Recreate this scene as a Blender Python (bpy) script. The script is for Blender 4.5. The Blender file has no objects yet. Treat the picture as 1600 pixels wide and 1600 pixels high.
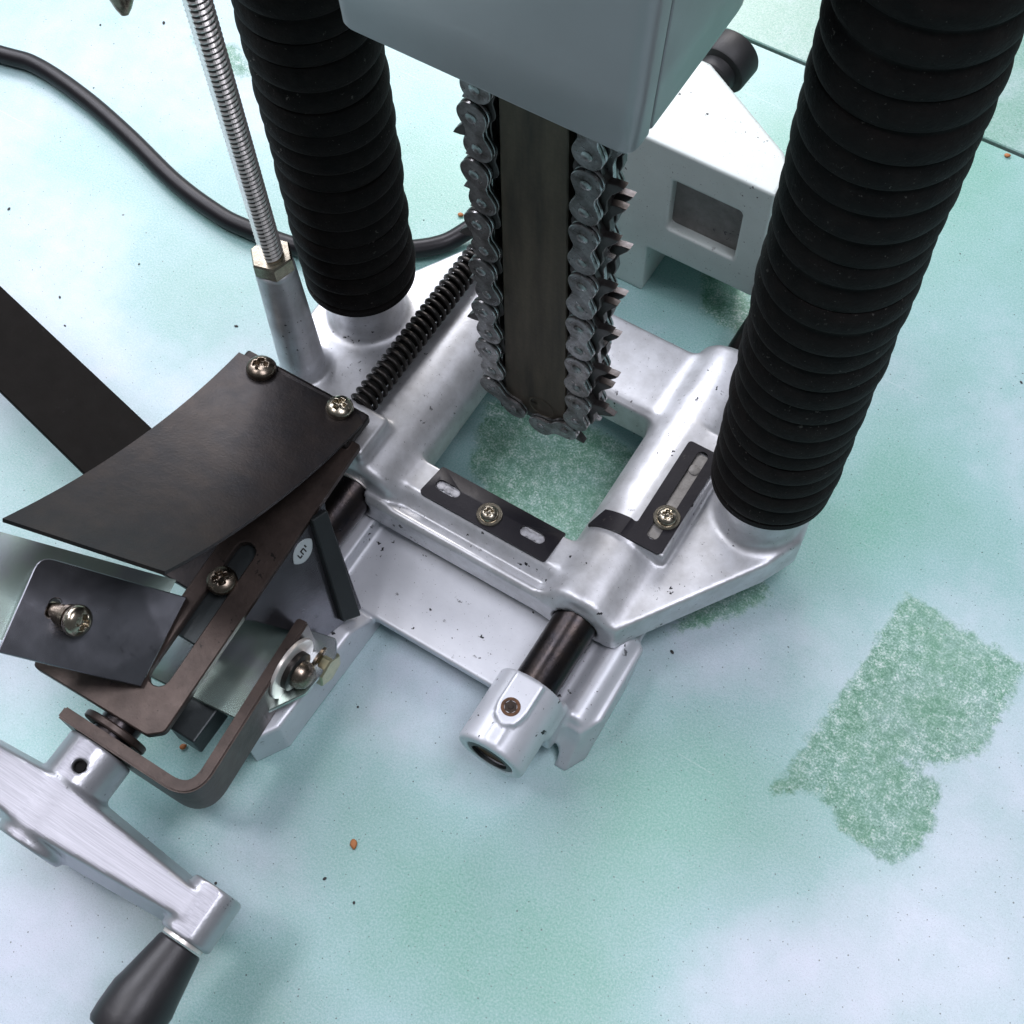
import bpy, bmesh, math, random
import numpy as np
from mathutils import Matrix, Vector, geometry
random.seed(7); rng = np.random.default_rng(7)
scn = bpy.context.scene
COL = scn.collection
MM = 0.001
# ------------------------------------------------------------------ camera
cd = bpy.data.cameras.new("camera"); cam = bpy.data.objects.new("camera", cd); COL.objects.link(cam)
_f = 2100.0
_a, _t, _r = (math.radians(v) for v in (34.15, 26.3, -2.6))
def _cam_axes():
    right = np.array([1, 0, 0.]); fwd = np.array([0, math.sin(_t), -math.cos(_t)]); up = np.array([0, math.cos(_t), math.sin(_t)])
    r = math.cos(_r)*right + math.sin(_r)*up; u = -math.sin(_r)*right + math.cos(_r)*up
    T = np.array([[math.cos(_a), -math.sin(_a), 0], [math.sin(_a), math.cos(_a), 0], [0, 0, 1.]])
    return T@r, T@u, T@fwd
_cr, _cu, _cf = _cam_axes()
CAM = np.array([71.3, -134.1, 560.0])
mw = Matrix.Identity(4)
for i in range(3):
    mw[i][0], mw[i][1], mw[i][2], mw[i][3] = _cr[i], _cu[i], -_cf[i], CAM[i]*MM
cam.matrix_world = mw
cd.sensor_width = 36; cd.lens = _f/1600*36; cd.clip_start = 0.01; cd.clip_end = 50
scn.camera = cam
# ------------------------------------------------------------------ world and lamps (indoors, daylight from windows on the left)
w = bpy.data.worlds.new("World"); scn.world = w; w.use_nodes = True
bg = w.node_tree.nodes["Background"]; bg.inputs[0].default_value = (0.74, 0.82, 0.90, 1); bg.inputs[1].default_value = 0.10
def area(name, loc, aim, sx, sy, power, col):
    l = bpy.data.lights.new(name, 'AREA'); l.shape = 'RECTANGLE'; l.size = sx; l.size_y = sy; l.energy = power; l.color = col
    o = bpy.data.objects.new(name, l); COL.objects.link(o); o.location = loc
    d = Vector(aim) - Vector(loc); o.rotation_euler = d.to_track_quat('-Z', 'Y').to_euler()
    return o
for (px, py, sx, sy, pw) in ((-1.95, 0.20, 0.55, 0.75, 6.0), (-1.28, 0.18, 0.55, 0.62, 5.5), (-1.50, 0.88, 0.75, 0.58, 8.0), (-2.1, 1.05, 0.5, 0.75, 9.0), (-1.15, 1.60, 0.8, 0.6, 17.0)):
    area("window_light", (px, py, 1.50), (-0.45, 0.25, 0), sx, sy, pw*0.94, (0.90, 0.91, 1.0))
area("side_window_light", (-0.74, -0.30, 1.50), (-0.45, -0.15, 0), 0.30, 0.34, 4.5, (0.95, 0.94, 1.0))
area("ceiling_light", (0.36, 0.16, 1.50), (0.05, 0.12, 0), 0.75, 0.6, 10.5, (0.90, 0.90, 1.0))
area("rear_window_light", (-0.9, 1.95, 1.35), (-0.15, 0.15, 0.05), 0.8, 0.5, 14, (1.0, 0.93, 0.86))
scn.view_settings.view_transform = 'Standard'; scn.view_settings.look = 'None'
scn.view_settings.exposure = 0.44; scn.view_settings.gamma = 1.0
# ------------------------------------------------------------------ materials
def nt(name):
    m = bpy.data.materials.new(name); m.use_nodes = True
    t = m.node_tree; return m, t, t.nodes["Principled BSDF"]
class NB:
    def __init__(s, t): s.t = t
    def n(s, typ, **k):
        x = s.t.nodes.new(typ)
        for a, b in k.items(): setattr(x, a, b)
        return x
    def l(s, a, b): s.t.links.new(a, b)
    def noise(s, scale, detail=3, rough=0.55, dim=None, vec=None):
        x = s.n('ShaderNodeTexNoise'); x.inputs['Scale'].default_value = scale; x.inputs['Detail'].default_value = detail; x.inputs['Roughness'].default_value = rough
        s.l(vec if vec is not None else s.co(), x.inputs['Vector']); return x.outputs['Fac']
    def co(s):
        if not hasattr(s, '_c'): s._c = s.n('ShaderNodeTexCoord').outputs['Object']
        return s._c
    def ramp(s, fac, stops, mode='LINEAR'):
        x = s.n('ShaderNodeValToRGB'); x.color_ramp.interpolation = mode
        e = x.color_ramp.elements
        while len(e) < len(stops): e.new(0.5)
        for k, (p, c) in enumerate(stops):
            e[k].position = p; e[k].color = (c, c, c, 1) if isinstance(c, (int, float)) else (*c, 1)
        s.l(fac, x.inputs[0]); return x.outputs[0]
    def mix(s, fac, a, b, bt='MIX'):
        x = s.n('ShaderNodeMix', data_type='RGBA', blend_type=bt)
        for i, v in ((0, fac), (6, a), (7, b)):
            if isinstance(v, (int, float)): x.inputs[i].default_value = v
            elif isinstance(v, tuple): x.inputs[i].default_value = (*v, 1)
            else: s.l(v, x.inputs[i])
        return x.outputs[2]
    def math(s, op, a, b=0.0, c=None):
        x = s.n('ShaderNodeMath', operation=op)
        for i, v in ((0, a), (1, b), (2, c)):
            if v is None: continue
            if isinstance(v, (int, float)): x.inputs[i].default_value = v
            else: s.l(v, x.inputs[i])
        return x.outputs[0]
    def bump(s, h, strength, dist):
        x = s.n('ShaderNodeBump'); x.inputs['Strength'].default_value = strength; x.inputs['Distance'].default_value = dist
        s.l(h, x.inputs['Height']); return x.outputs['Normal']
    def stretch(s, sc):
        x = s.n('ShaderNodeMapping'); x.inputs['Scale'].default_value = sc; s.l(s.co(), x.inputs['Vector']); return x.outputs['Vector']
def S(b, **k):
    for a, v in k.items():
        a = {'metal': 'Metallic', 'rough': 'Roughness', 'spec': 'Specular IOR Level', 'coat': 'Coat Weight', 'ior': 'IOR'}[a]
        b.inputs[a].default_value = v
M = {}
def m_paint(name, col, dark, metal, rough, chips=0.0, chipcol=(0.03, 0.03, 0.035), grime=0.5, gscale=60, bump=0.15, chipscale=330):
    m, t, b = nt(name); k = NB(t)
    g = k.ramp(k.noise(gscale, 5, 0.65), [(0.35, 0.0), (0.75, 1.0)])
    c = k.mix(k.math('MULTIPLY', g, grime), col, dark)
    if name.startswith('chain'):     # every link has its own shade of wear
        oi = k.n('ShaderNodeObjectInfo'); c = k.mix(k.math('MULTIPLY', oi.outputs['Random'], 0.65), c, k.mix(0.45, c, (0.06, 0.05, 0.045)))
    if chips:
        n1 = k.ramp(k.noise(chipscale, 3, 0.6), [(0.655, 0.0), (0.672, 1.0)])
        n2 = k.ramp(k.noise(55, 2, 0.5), [(0.52, 0.0), (0.60, 1.0)])
        n3 = k.ramp(k.noise(1300, 1, 0.5), [(0.745, 0.0), (0.765, 1.0)])
        ch = k.math('MULTIPLY', k.math('MAXIMUM', k.math('MULTIPLY', n1, n2), k.math('MULTIPLY', n3, 0.7)), chips)
        c = k.mix(ch, c, chipcol)
    k.l(c, b.inputs['Base Color'])
    r = k.math('ADD', k.math('MULTIPLY', k.noise(gscale*2.2, 4), 0.16), rough-0.08); k.l(r, b.inputs['Roughness'])
    S(b, metal=metal)
    hb = k.math('ADD', k.noise(900, 3), k.math('MULTIPLY', k.noise(160, 2), 1.5))
    k.l(k.bump(hb, bump, 0.0004), b.inputs['Normal'])
    if name in ('rubber', 'black_strip', 'void', 'gauge', 'cord'): S(b, spec={'rubber': 0.14, 'gauge': 0.25, 'cord': 0.35}.get(name, 0.08))
    M[name] = m
m_paint('silver', (0.66, 0.67, 0.70), (0.40, 0.40, 0.405), 0.62, 0.43, 1.0, grime=0.85, gscale=75, bump=0.10, chipscale=290)
m_paint('silver_worn', (0.66, 0.675, 0.715), (0.51, 0.525, 0.56), 0.45, 0.45, 1.0, grime=0.5, bump=0.08, chipscale=240)
m_paint('block', (0.60, 0.655, 0.635), (0.48, 0.53, 0.51), 0.15, 0.5, 1.0, grime=0.5, bump=0.08, chipscale=260)
m_paint('slot_paint', (0.50, 0.50, 0.53), (0.16, 0.16, 0.17), 0.1, 0.6, 1.0, grime=1.0, gscale=420, bump=0.6)
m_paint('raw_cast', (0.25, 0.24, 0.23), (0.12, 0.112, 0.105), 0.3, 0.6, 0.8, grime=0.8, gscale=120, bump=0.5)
m_paint('hood', (0.36, 0.355, 0.37), (0.31, 0.305, 0.318), 0.15, 0.36, 0.0, grime=0.4, gscale=30, bump=0.08)
m_paint('crank', (0.47, 0.475, 0.50), (0.36, 0.365, 0.39), 0.7, 0.36, 0.5, grime=0.5)
m_paint('rubber', (0.0048, 0.0038, 0.0038), (0.0150, 0.0110, 0.0100), 0.0, 0.72, 0.55, chipcol=(0.13, 0.12, 0.11), grime=0.8, gscale=130, bump=0.6, chipscale=600)
m_paint('plastic', (0.016, 0.015, 0.017), (0.028, 0.026, 0.028), 0.0, 0.42, 0.0, grime=0.5, bump=0.1)
m_paint('cap_plastic', (0.010, 0.010, 0.011), (0.018, 0.018, 0.019), 0.0, 0.55, 0.0, grime=0.5)
m_paint('cord', (0.008, 0.007, 0.009), (0.014, 0.012, 0.014), 0.0, 0.40, 0.0, grime=0.5, bump=0.1)
m_paint('black_strip', (0.005, 0.0042, 0.0035), (0.009, 0.0075, 0.0065), 0.0, 0.72, 0.2, chipcol=(0.03, 0.03, 0.03), grime=0.6)
m_paint('gauge', (0.013, 0.012, 0.016), (0.024, 0.022, 0.026), 0.1, 0.42, 0.3, chipcol=(0.10, 0.09, 0.08), grime=0.6)
m_paint('chain_steel', (0.54, 0.54, 0.55), (0.07, 0.057, 0.048), 0.88, 0.29, 0.7, grime=1.0, gscale=170)
m_paint('chain_dark', (0.13, 0.12, 0.12), (0.055, 0.045, 0.04), 0.85, 0.42, 0.0, grime=0.8, gscale=200)
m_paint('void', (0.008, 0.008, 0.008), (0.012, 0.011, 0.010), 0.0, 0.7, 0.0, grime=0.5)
m_paint('spring_steel', (0.028, 0.026, 0.025), (0.055, 0.045, 0.038), 0.6, 0.36, 0.0, grime=0.6, gscale=300)
m_paint('shaft', (0.030, 0.028, 0.032), (0.065, 0.048, 0.038), 0.9, 0.30, 0.4, grime=0.7, gscale=110)
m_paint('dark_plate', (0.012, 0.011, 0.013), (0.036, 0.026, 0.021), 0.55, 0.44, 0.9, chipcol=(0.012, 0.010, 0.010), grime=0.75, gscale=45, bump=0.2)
m_paint('brown_plate', (0.085, 0.062, 0.053), (0.028, 0.021, 0.018), 0.55, 0.42, 1.0, chipcol=(0.02, 0.016, 0.014), grime=0.8, gscale=70, bump=0.2)
m_paint('blue_steel', (0.22, 0.225, 0.25), (0.11, 0.11, 0.12), 0.92, 0.25, 0.3, grime=0.8, gscale=40, bump=0.03)
m_paint('strut', (0.040, 0.048, 0.050), (0.028, 0.032, 0.034), 0.5, 0.45, 0.0, grime=0.6)
m_paint('chrome', (0.80, 0.75, 0.71), (0.62, 0.56, 0.51), 0.55, 0.36, 0.2, grime=0.5, gscale=120, bump=0.03)
m_paint('rod_steel', (0.86, 0.82, 0.79), (0.70, 0.65, 0.61), 0.75, 0.30, 0.1, grime=0.4, gscale=120, bump=0.02)
m_paint('thread_root', (0.16, 0.15, 0.14), (0.09, 0.085, 0.08), 0.8, 0.45, 0.0)
m_paint('brass_screw', (0.52, 0.47, 0.38), (0.22, 0.18, 0.13), 1.0, 0.24, 0.4, grime=0.7, gscale=420, bump=0.05)
m_paint('dark_screw', (0.30, 0.25, 0.20), (0.11, 0.085, 0.065), 1.0, 0.28, 0.5, grime=0.8, gscale=420, bump=0.05)
m_paint('zinc_bolt', (0.58, 0.54, 0.36), (0.34, 0.36, 0.24), 1.0, 0.30, 0.3, grime=0.8, gscale=300, bump=0.05)
m_paint('rust', (0.16, 0.075, 0.035), (0.035, 0.02, 0.014), 0.1, 0.8, 0.6, grime=0.9, gscale=500, bump=0.6)
m_paint('socket', (0.016, 0.011, 0.008), (0.06, 0.032, 0.018), 0.2, 0.7, 0.5, grime=0.8, gscale=600, bump=0.5)
m_paint('sticker', (0.42, 0.48, 0.49), (0.36, 0.42, 0.43), 0.0, 0.4, 0.0, grime=0.5)
m_paint('ink', (0.02, 0.02, 0.02), (0.03, 0.03, 0.03), 0.0, 0.5, 0.0)
m_paint('seed', (0.42, 0.16, 0.05), (0.28, 0.09, 0.03), 0.0, 0.6, 0.0, gscale=600)
m_paint('crumb', (0.030, 0.030, 0.032), (0.05, 0.045, 0.04), 0.0, 0.8, 0.0)
# zinc-chromate plate: greenish passivated metal
def m_zinc():
    m, t, b = nt('zinc'); k = NB(t)
    n = k.noise(26, 3, 0.6)
    c = k.ramp(n, [(0.30, (0.30, 0.46, 0.42)), (0.45, (0.40, 0.52, 0.44)), (0.55, (0.42, 0.40, 0.50)), (0.68, (0.30, 0.44, 0.46))])
    k.l(k.mix(0.55, c, (0.42, 0.50, 0.47)), b.inputs['Base Color']); S(b, metal=0.9, rough=0.26); M['zinc'] = m
m_zinc()
def m_brushed():      # ground face of the crank arm
    m, t, b = nt('brushed'); k = NB(t)
    n = k.noise(1.0, 4, 0.7, vec=k.stretch((40, 2000, 2000)))
    k.l(k.mix(k.ramp(n, [(0.35, 0.0), (0.7, 1.0)]), (0.47, 0.465, 0.51), (0.33, 0.33, 0.365)), b.inputs['Base Color'])
    S(b, metal=0.45, rough=0.46); k.l(k.bump(n, 0.25, 0.0003), b.inputs['Normal']); M['brushed'] = m
m_brushed()
def m_bar():
    m, t, b = nt('bar_steel'); k = NB(t)
    n = k.noise(1.0, 4, 0.6, vec=k.stretch((120, 120, 16)))
    n2 = k.noise(700, 2)
    c = k.mix(k.ramp(n, [(0.3, 0.0), (0.72, 1.0)]), (0.060, 0.048, 0.037), (0.16, 0.122, 0.085))
    c = k.mix(k.math('MULTIPLY', n2, 0.35), c, (0.03, 0.027, 0.024))
    k.l(c, b.inputs['Base Color']); S(b, metal=0.55, rough=0.48); k.l(k.bump(n2, 0.15, 0.0003), b.inputs['Normal']); M['bar_steel'] = m
m_bar()
# floor: worn green painted board, half-gloss, patches where the paint came off
def m_floor(name, base, light, wear=True):
    m, t, b = nt(name); k = NB(t)
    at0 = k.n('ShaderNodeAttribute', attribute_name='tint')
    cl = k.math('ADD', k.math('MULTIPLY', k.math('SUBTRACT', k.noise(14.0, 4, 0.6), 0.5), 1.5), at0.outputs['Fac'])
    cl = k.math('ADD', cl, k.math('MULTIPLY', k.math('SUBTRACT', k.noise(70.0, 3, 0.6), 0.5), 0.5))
    c = k.ramp(k.math('ADD', k.math('MULTIPLY', cl, 0.42), 0.46), [(0.10, base), (0.46, light), (0.86, (0.54, 0.575, 0.68))])  # lavender end of the tint doubles as painted window sheen
    fine = k.noise(1100, 6, 0.9)
    c = k.mix(k.ramp(fine, [(0.40, 0.0), (0.62, 1.0)]), c, k.mix(0.42, c, (0.62, 0.72, 0.78)))
    c = k.mix(k.ramp(k.noise(1900, 3, 0.8), [(0.30, 0.8), (0.47, 0.0)]), c, k.mix(0.5, c, (0.05, 0.11, 0.11)))
    sp = k.ramp(k.noise(900, 0, 0.5), [(0.165, 1.0), (0.195, 0.0)])
    sp2 = k.ramp(k.noise(230, 1, 0.5), [(0.165, 1.0), (0.185, 0.0)])
    for ang, sc_, w0 in ((0.6, (9, 820, 1), 0.22), (-0.9, (14, 900, 1), 0.2), (1.5, (12, 740, 1), 0.16)):
        mp = k.n('ShaderNodeMapping'); mp.inputs['Rotation'].default_value = (0, 0, ang); mp.inputs['Scale'].default_value = sc_; k.l(k.co(), mp.inputs['Vector'])
        ln = k.ramp(k.noise(1.0, 1, 0.4, vec=mp.outputs['Vector']), [(0.735, 0.0), (0.765, 1.0)])
        ln = k.math('MULTIPLY', ln, k.ramp(k.noise(23, 2), [(0.48, 0.0), (0.60, w0)]))
        c = k.mix(ln, c, (0.58, 0.66, 0.68))
    rough = k.math('ADD', 0.25, k.math('MULTIPLY', fine, 0.14))
    h = k.math('ADD', fine, k.math('MULTIPLY', k.noise(420, 2), 0.8))
    if wear:
        at = k.n('ShaderNodeAttribute', attribute_name='wear'); 
        wn = k.math('MULTIPLY', k.math('SUBTRACT', k.noise(150, 6, 0.8), 0.5), 17.0)
        msk = k.ramp(k.math('ADD', k.math('MULTIPLY', k.math('ADD', at.outputs['Fac'], wn), 0.09), 0.5), [(0.34, 0.0), (0.62, 1.0)])
        pn = k.math('ADD', k.math('MULTIPLY', k.noise(210, 6, 0.85), 0.62), k.math('MULTIPLY', k.noise(1100, 2, 0.6), 0.38))
        pc = k.ramp(pn, [(0.35, (0.018, 0.105, 0.055)), (0.455, (0.075, 0.23, 0.145)), (0.525, (0.21, 0.37, 0.30)), (0.61, (0.60, 0.69, 0.68))])
        gr = k.ramp(k.noise(30, 2), [(0.35, 0.0), (0.65, 1.0)])
        pc = k.mix(k.math('MULTIPLY', gr, 0.45), pc, (0.11, 0.27, 0.18))
        c = k.mix(k.math('MULTIPLY', msk, k.ramp(k.noise(60, 4, 0.7), [(0.28, 0.68), (0.60, 1.0)])), c, pc)
        rough = k.math('ADD', rough, k.math('MULTIPLY', msk, 0.22))
        h = k.math('ADD', h, k.math('MULTIPLY', k.math('MULTIPLY', pn, msk), 3.0))
    c = k.mix(k.math('MULTIPLY', k.math('MAXIMUM', sp, sp2), 0.85), c, (0.03, 0.05, 0.05))
    k.l(c, b.inputs['Base Color']); k.l(rough, b.inputs['Roughness']); S(b, spec=0.7)
    k.l(k.bump(h, 0.22, 0.0004), b.inputs['Normal']); M[name] = m
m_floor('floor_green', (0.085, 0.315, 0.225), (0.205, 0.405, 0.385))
m_floor('floor_back', (0.09, 0.27, 0.18), (0.11, 0.29, 0.21), False)
# ------------------------------------------------------------------ object helpers (all coordinates in millimetres)
def new_obj(name, me, mat, parent=None, at=None):
    o = bpy.data.objects.new(name, me); COL.objects.link(o)
    if mat is not None and not me.materials: me.materials.append(M[mat])
    if at is not None: o.matrix_local = at
    if parent is not None:
        o.parent = parent
        if parent.type == 'EMPTY': o.matrix_parent_inverse = Matrix.Translation(-parent.location)
    return o
def mesh_np(name, V, F, smooth=True):
    me = bpy.data.meshes.new(name); V = np.asarray(V, float)*MM
    if isinstance(F, np.ndarray):
        k = F.shape[1]; me.vertices.add(len(V)); me.vertices.foreach_set('co', V.ravel())
        me.loops.add(F.size); me.loops.foreach_set('vertex_index', F.ravel().astype(np.int32))
        me.polygons.add(len(F)); me.polygons.foreach_set('loop_start', np.arange(0, F.size, k, dtype=np.int32))
        me.update(calc_edges=True); me.validate()
    else:
        me.from_pydata([tuple(v) for v in V], [], F)
    me.polygons.foreach_set('use_smooth', [smooth]*len(me.polygons)); me.update()
    return me
def bm_mesh(name, bm, smooth=False, autosmooth=None):
    bmesh.ops.recalc_face_normals(bm, faces=bm.faces)
    for v in bm.verts: v.co *= MM
    me = bpy.data.meshes.new(name); 
    if autosmooth is not None:
        for f in bm.faces: f.smooth = True
        for e in bm.edges:
            if len(e.link_faces) == 2 and e.calc_face_angle(0) > math.radians(autosmooth): e.smooth = False
    elif smooth:
        for f in bm.faces: f.smooth = True
    bm.to_mesh(me); bm.free(); return me
def rbox(x0, x1, y0, y1, z0, z1, r=1.0, seg=2):
    bm = bmesh.new(); bmesh.ops.create_cube(bm, size=1)
    for v in bm.verts: v.co = Vector(((x0+x1)/2+v.co.x*(x1-x0), (y0+y1)/2+v.co.y*(y1-y0), (z0+z1)/2+v.co.z*(z1-z0)))
    if r: bmesh.ops.bevel(bm, geom=bm.edges[:], offset=r, segments=seg, profile=0.5, affect='EDGES')
    return bm
def lathe(profile, n=48, cap=True):
    """profile: list of (r, h), axis = +Z"""
    V, F = [], []
    for r, h in profile:
        for i in range(n):
            a = 2*math.pi*i/n; V.append((r*math.cos(a), r*math.sin(a), h))
    for j in range(len(profile)-1):
        for i in range(n):
            i2 = (i+1) % n; F.append((j*n+i, j*n+i2, (j+1)*n+i2, (j+1)*n+i))
    if cap:
        F.append(tuple(range(n-1, -1, -1))); F.append(tuple(range((len(profile)-1)*n, len(profile)*n)))
    return V, F
def frame(loc, axis, roll=0.0):
    """matrix (metres) with local Z along axis"""
    q = Vector(axis).normalized().to_track_quat('Z', 'Y')
    return Matrix.Translation(Vector(loc)*MM) @ q.to_matrix().to_4x4() @ Matrix.Rotation(roll, 4, 'Z')
def lathe_obj(name, profile, mat, parent, loc=(0, 0, 0), axis=(0, 0, 1), n=48, ang=35, cap=True):
    V, F = lathe(profile, n, cap); bm = bmesh.new()
    vs = [bm.verts.new(v) for v in V]
    for f in F: bm.faces.new([vs[i] for i in f])
    return new_obj(name, bm_mesh(name, bm, autosmooth=ang), mat, parent, frame(loc, axis))
def tube_path(pts, r, n=16, closed=False, cap=True):
    P = np.asarray(pts, float); N = len(P); V, F = [], []
    T = np.gradient(P, axis=0); T /= np.linalg.norm(T, axis=1)[:, None]
    up = np.array([0, 0, 1.]) if abs(T[0][2]) < 0.9 else np.array([1., 0, 0])
    for i in range(N):
        up = up - T[i]*(up@T[i]); up /= np.linalg.norm(up); b = np.cross(T[i], up)
        rr = r[i] if hasattr(r, '__len__') else r
        for k in range(n):
            a = 2*math.pi*k/n; V.append(P[i]+rr*(math.cos(a)*up+math.sin(a)*b))
    for i in range(N-1):
        for k in range(n):
            k2 = (k+1) % n; F.append((i*n+k, i*n+k2, (i+1)*n+k2, (i+1)*n+k))
    if cap: F.append(tuple(range(n-1, -1, -1))); F.append(tuple(range((N-1)*n, N*n)))
    return V, F
def spline(pts, per=10):
    P = np.asarray(pts, float); P = np.vstack([2*P[0]-P[1], P, 2*P[-1]-P[-2]]); out = []
    for i in range(1, len(P)-2):
        for t in np.linspace(0, 1, per, endpoint=False):
            out.append(0.5*(2*P[i]+(P[i+1]-P[i-1])*t+(2*P[i-1]-5*P[i]+4*P[i+1]-P[i+2])*t*t+(3*P[i]-3*P[i+1]+P[i+2]-P[i-1])*t**3))
    out.append(P[-2]); return np.array(out)
def round_poly(pts, r, seg=5):
    """pts (x,y) ccw with per-corner radius r (number or list)"""
    out = []; n = len(pts)
    for i in range(n):
        rr = r[i] if hasattr(r, '__len__') else r
        p = Vector(pts[i]); a = Vector(pts[i-1])-p; b = Vector(pts[(i+1) % n])-p
        if rr <= 0: out.append(tuple(p)); continue
        ang = a.angle(b); d = min(rr/math.tan(ang/2), a.length*0.49, b.length*0.49)
        p0 = p+a.normalized()*d; p1 = p+b.normalized()*d
        for k in range(seg+1):
            t = k/seg; out.append(tuple(p0*(1-t)**2+p*2*t*(1-t)+p1*t*t))
    return out
def slot(cx, cy, l, wd, ang=0, seg=6):
    out = []
    for s, a0 in ((1, -math.pi/2), (-1, math.pi/2)):
        for k in range(seg+1):
            a = a0+math.pi*k/seg; x = s*(l/2-wd/2)+math.cos(a)*wd/2; y = math.sin(a)*wd/2
            out.append((cx+x*math.cos(ang)-y*math.sin(ang), cy+x*math.sin(ang)+y*math.cos(ang)))
    return out
def prism(outline, holes, c0, c1, fn=None, bev=0.0):
    """flat outline (a,b) with holes, thickness c0..c1, mapped by fn(a,b,c)->xyz"""
    fn = fn or (lambda a, b, c: (a, b, c)); bm = bmesh.new(); loops = [outline]+list(holes)
    lay = []
    for c in (c0, c1):
        L = [[bm.verts.new((p[0], p[1], c)) for p in lp] for lp in loops]; lay.append(L)
    for li, c in enumerate((c0, c1)):
        es = []
        for lp in lay[li]:
            for i in range(len(lp)): 
                e = bm.edges.get((lp[i-1], lp[i])) or bm.edges.new((lp[i-1], lp[i])); es.append(e)
        bmesh.ops.triangle_fill(bm, use_beauty=True, use_dissolve=False, edges=es)
    for l0, l1 in zip(*lay):
        for i in range(len(l0)): bm.faces.new((l0[i-1], l0[i], l1[i], l1[i-1]))
    if bev:
        bmesh.ops.recalc_face_normals(bm, faces=bm.faces)
        ed = [e for e in bm.edges if len(e.link_faces) == 2 and e.calc_face_angle(0) > 0.8 and abs(e.verts[0].co.z-e.verts[1].co.z) < 1e-6]
        bmesh.ops.bevel(bm, geom=ed, offset=bev, segments=1, affect='EDGES')
    for v in bm.verts: v.co = Vector(fn(*v.co))
    return bm
# ------------------------------------------------------------------ signed-distance castings meshed by surface nets
def smin(a, b, k):
    if k <= 0: return np.minimum(a, b)
    h = np.maximum(k-np.abs(a-b), 0)/k; return np.minimum(a, b)-h*h*k*0.25
def smax(a, b, k): return -smin(-a, -b, k)
def d_box(p, x0, x1, y0, y1, z0, z1, r=1.0):
    c = ((x0+x1)/2, (y0+y1)/2, (z0+z1)/2); h = ((x1-x0)/2-r, (y1-y0)/2-r, (z1-z0)/2-r)
    q = [np.abs(p[i]-c[i])-h[i] for i in range(3)]
    return np.sqrt(sum(np.maximum(v, 0)**2 for v in q))+np.minimum(np.maximum(np.maximum(q[0], q[1]), q[2]), 0)-r
def d_cyl(p, ax, c, R, a0, a1, r=1.0):
    o = [i for i in range(3) if i != ax]
    d = np.sqrt((p[o[0]]-c[0])**2+(p[o[1]]-c[1])**2)-(R-r); h = np.abs(p[ax]-(a0+a1)/2)-((a1-a0)/2-r)
    return np.minimum(np.maximum(d, h), 0)+np.sqrt(np.maximum(d, 0)**2+np.maximum(h, 0)**2)-r
def d_cone(p, cx, cy, r0, r1, z0, z1, r=0.8):
    t = np.clip((p[2]-z0)/(z1-z0), 0, 1); d = np.hypot(p[0]-cx, p[1]-cy)-(r0+(r1-r0)*t-r); h = np.abs(p[2]-(z0+z1)/2)-((z1-z0)/2-r)
    return np.minimum(np.maximum(d, h), 0)+np.sqrt(np.maximum(d, 0)**2+np.maximum(h, 0)**2)-r
def d_poly2(x, y, pts):
    n = len(pts); d = (x-pts[0][0])**2+(y-pts[0][1])**2; s = np.ones_like(x)
    for i in range(n):
        a = pts[i]; b = pts[i-1]; ex, ey = b[0]-a[0], b[1]-a[1]; wx, wy = x-a[0], y-a[1]
        t = np.clip((wx*ex+wy*ey)/(ex*ex+ey*ey), 0, 1); d = np.minimum(d, (wx-ex*t)**2+(wy-ey*t)**2)
        c1 = y >= a[1]; c2 = y < b[1]; c3 = ex*wy > ey*wx
        s = np.where((c1 & c2 & c3) | (~c1 & ~c2 & ~c3), -s, s)
    return s*np.sqrt(d)
def d_ext(p, pts, ax, a0, a1, r=1.0):
    o = [i for i in range(3) if i != ax]
    d = d_poly2(p[o[0]], p[o[1]], pts)+r; h = np.abs(p[ax]-(a0+a1)/2)-((a1-a0)/2-r)
    return np.minimum(np.maximum(d, h), 0)+np.sqrt(np.maximum(d, 0)**2+np.maximum(h, 0)**2)-r
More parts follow.
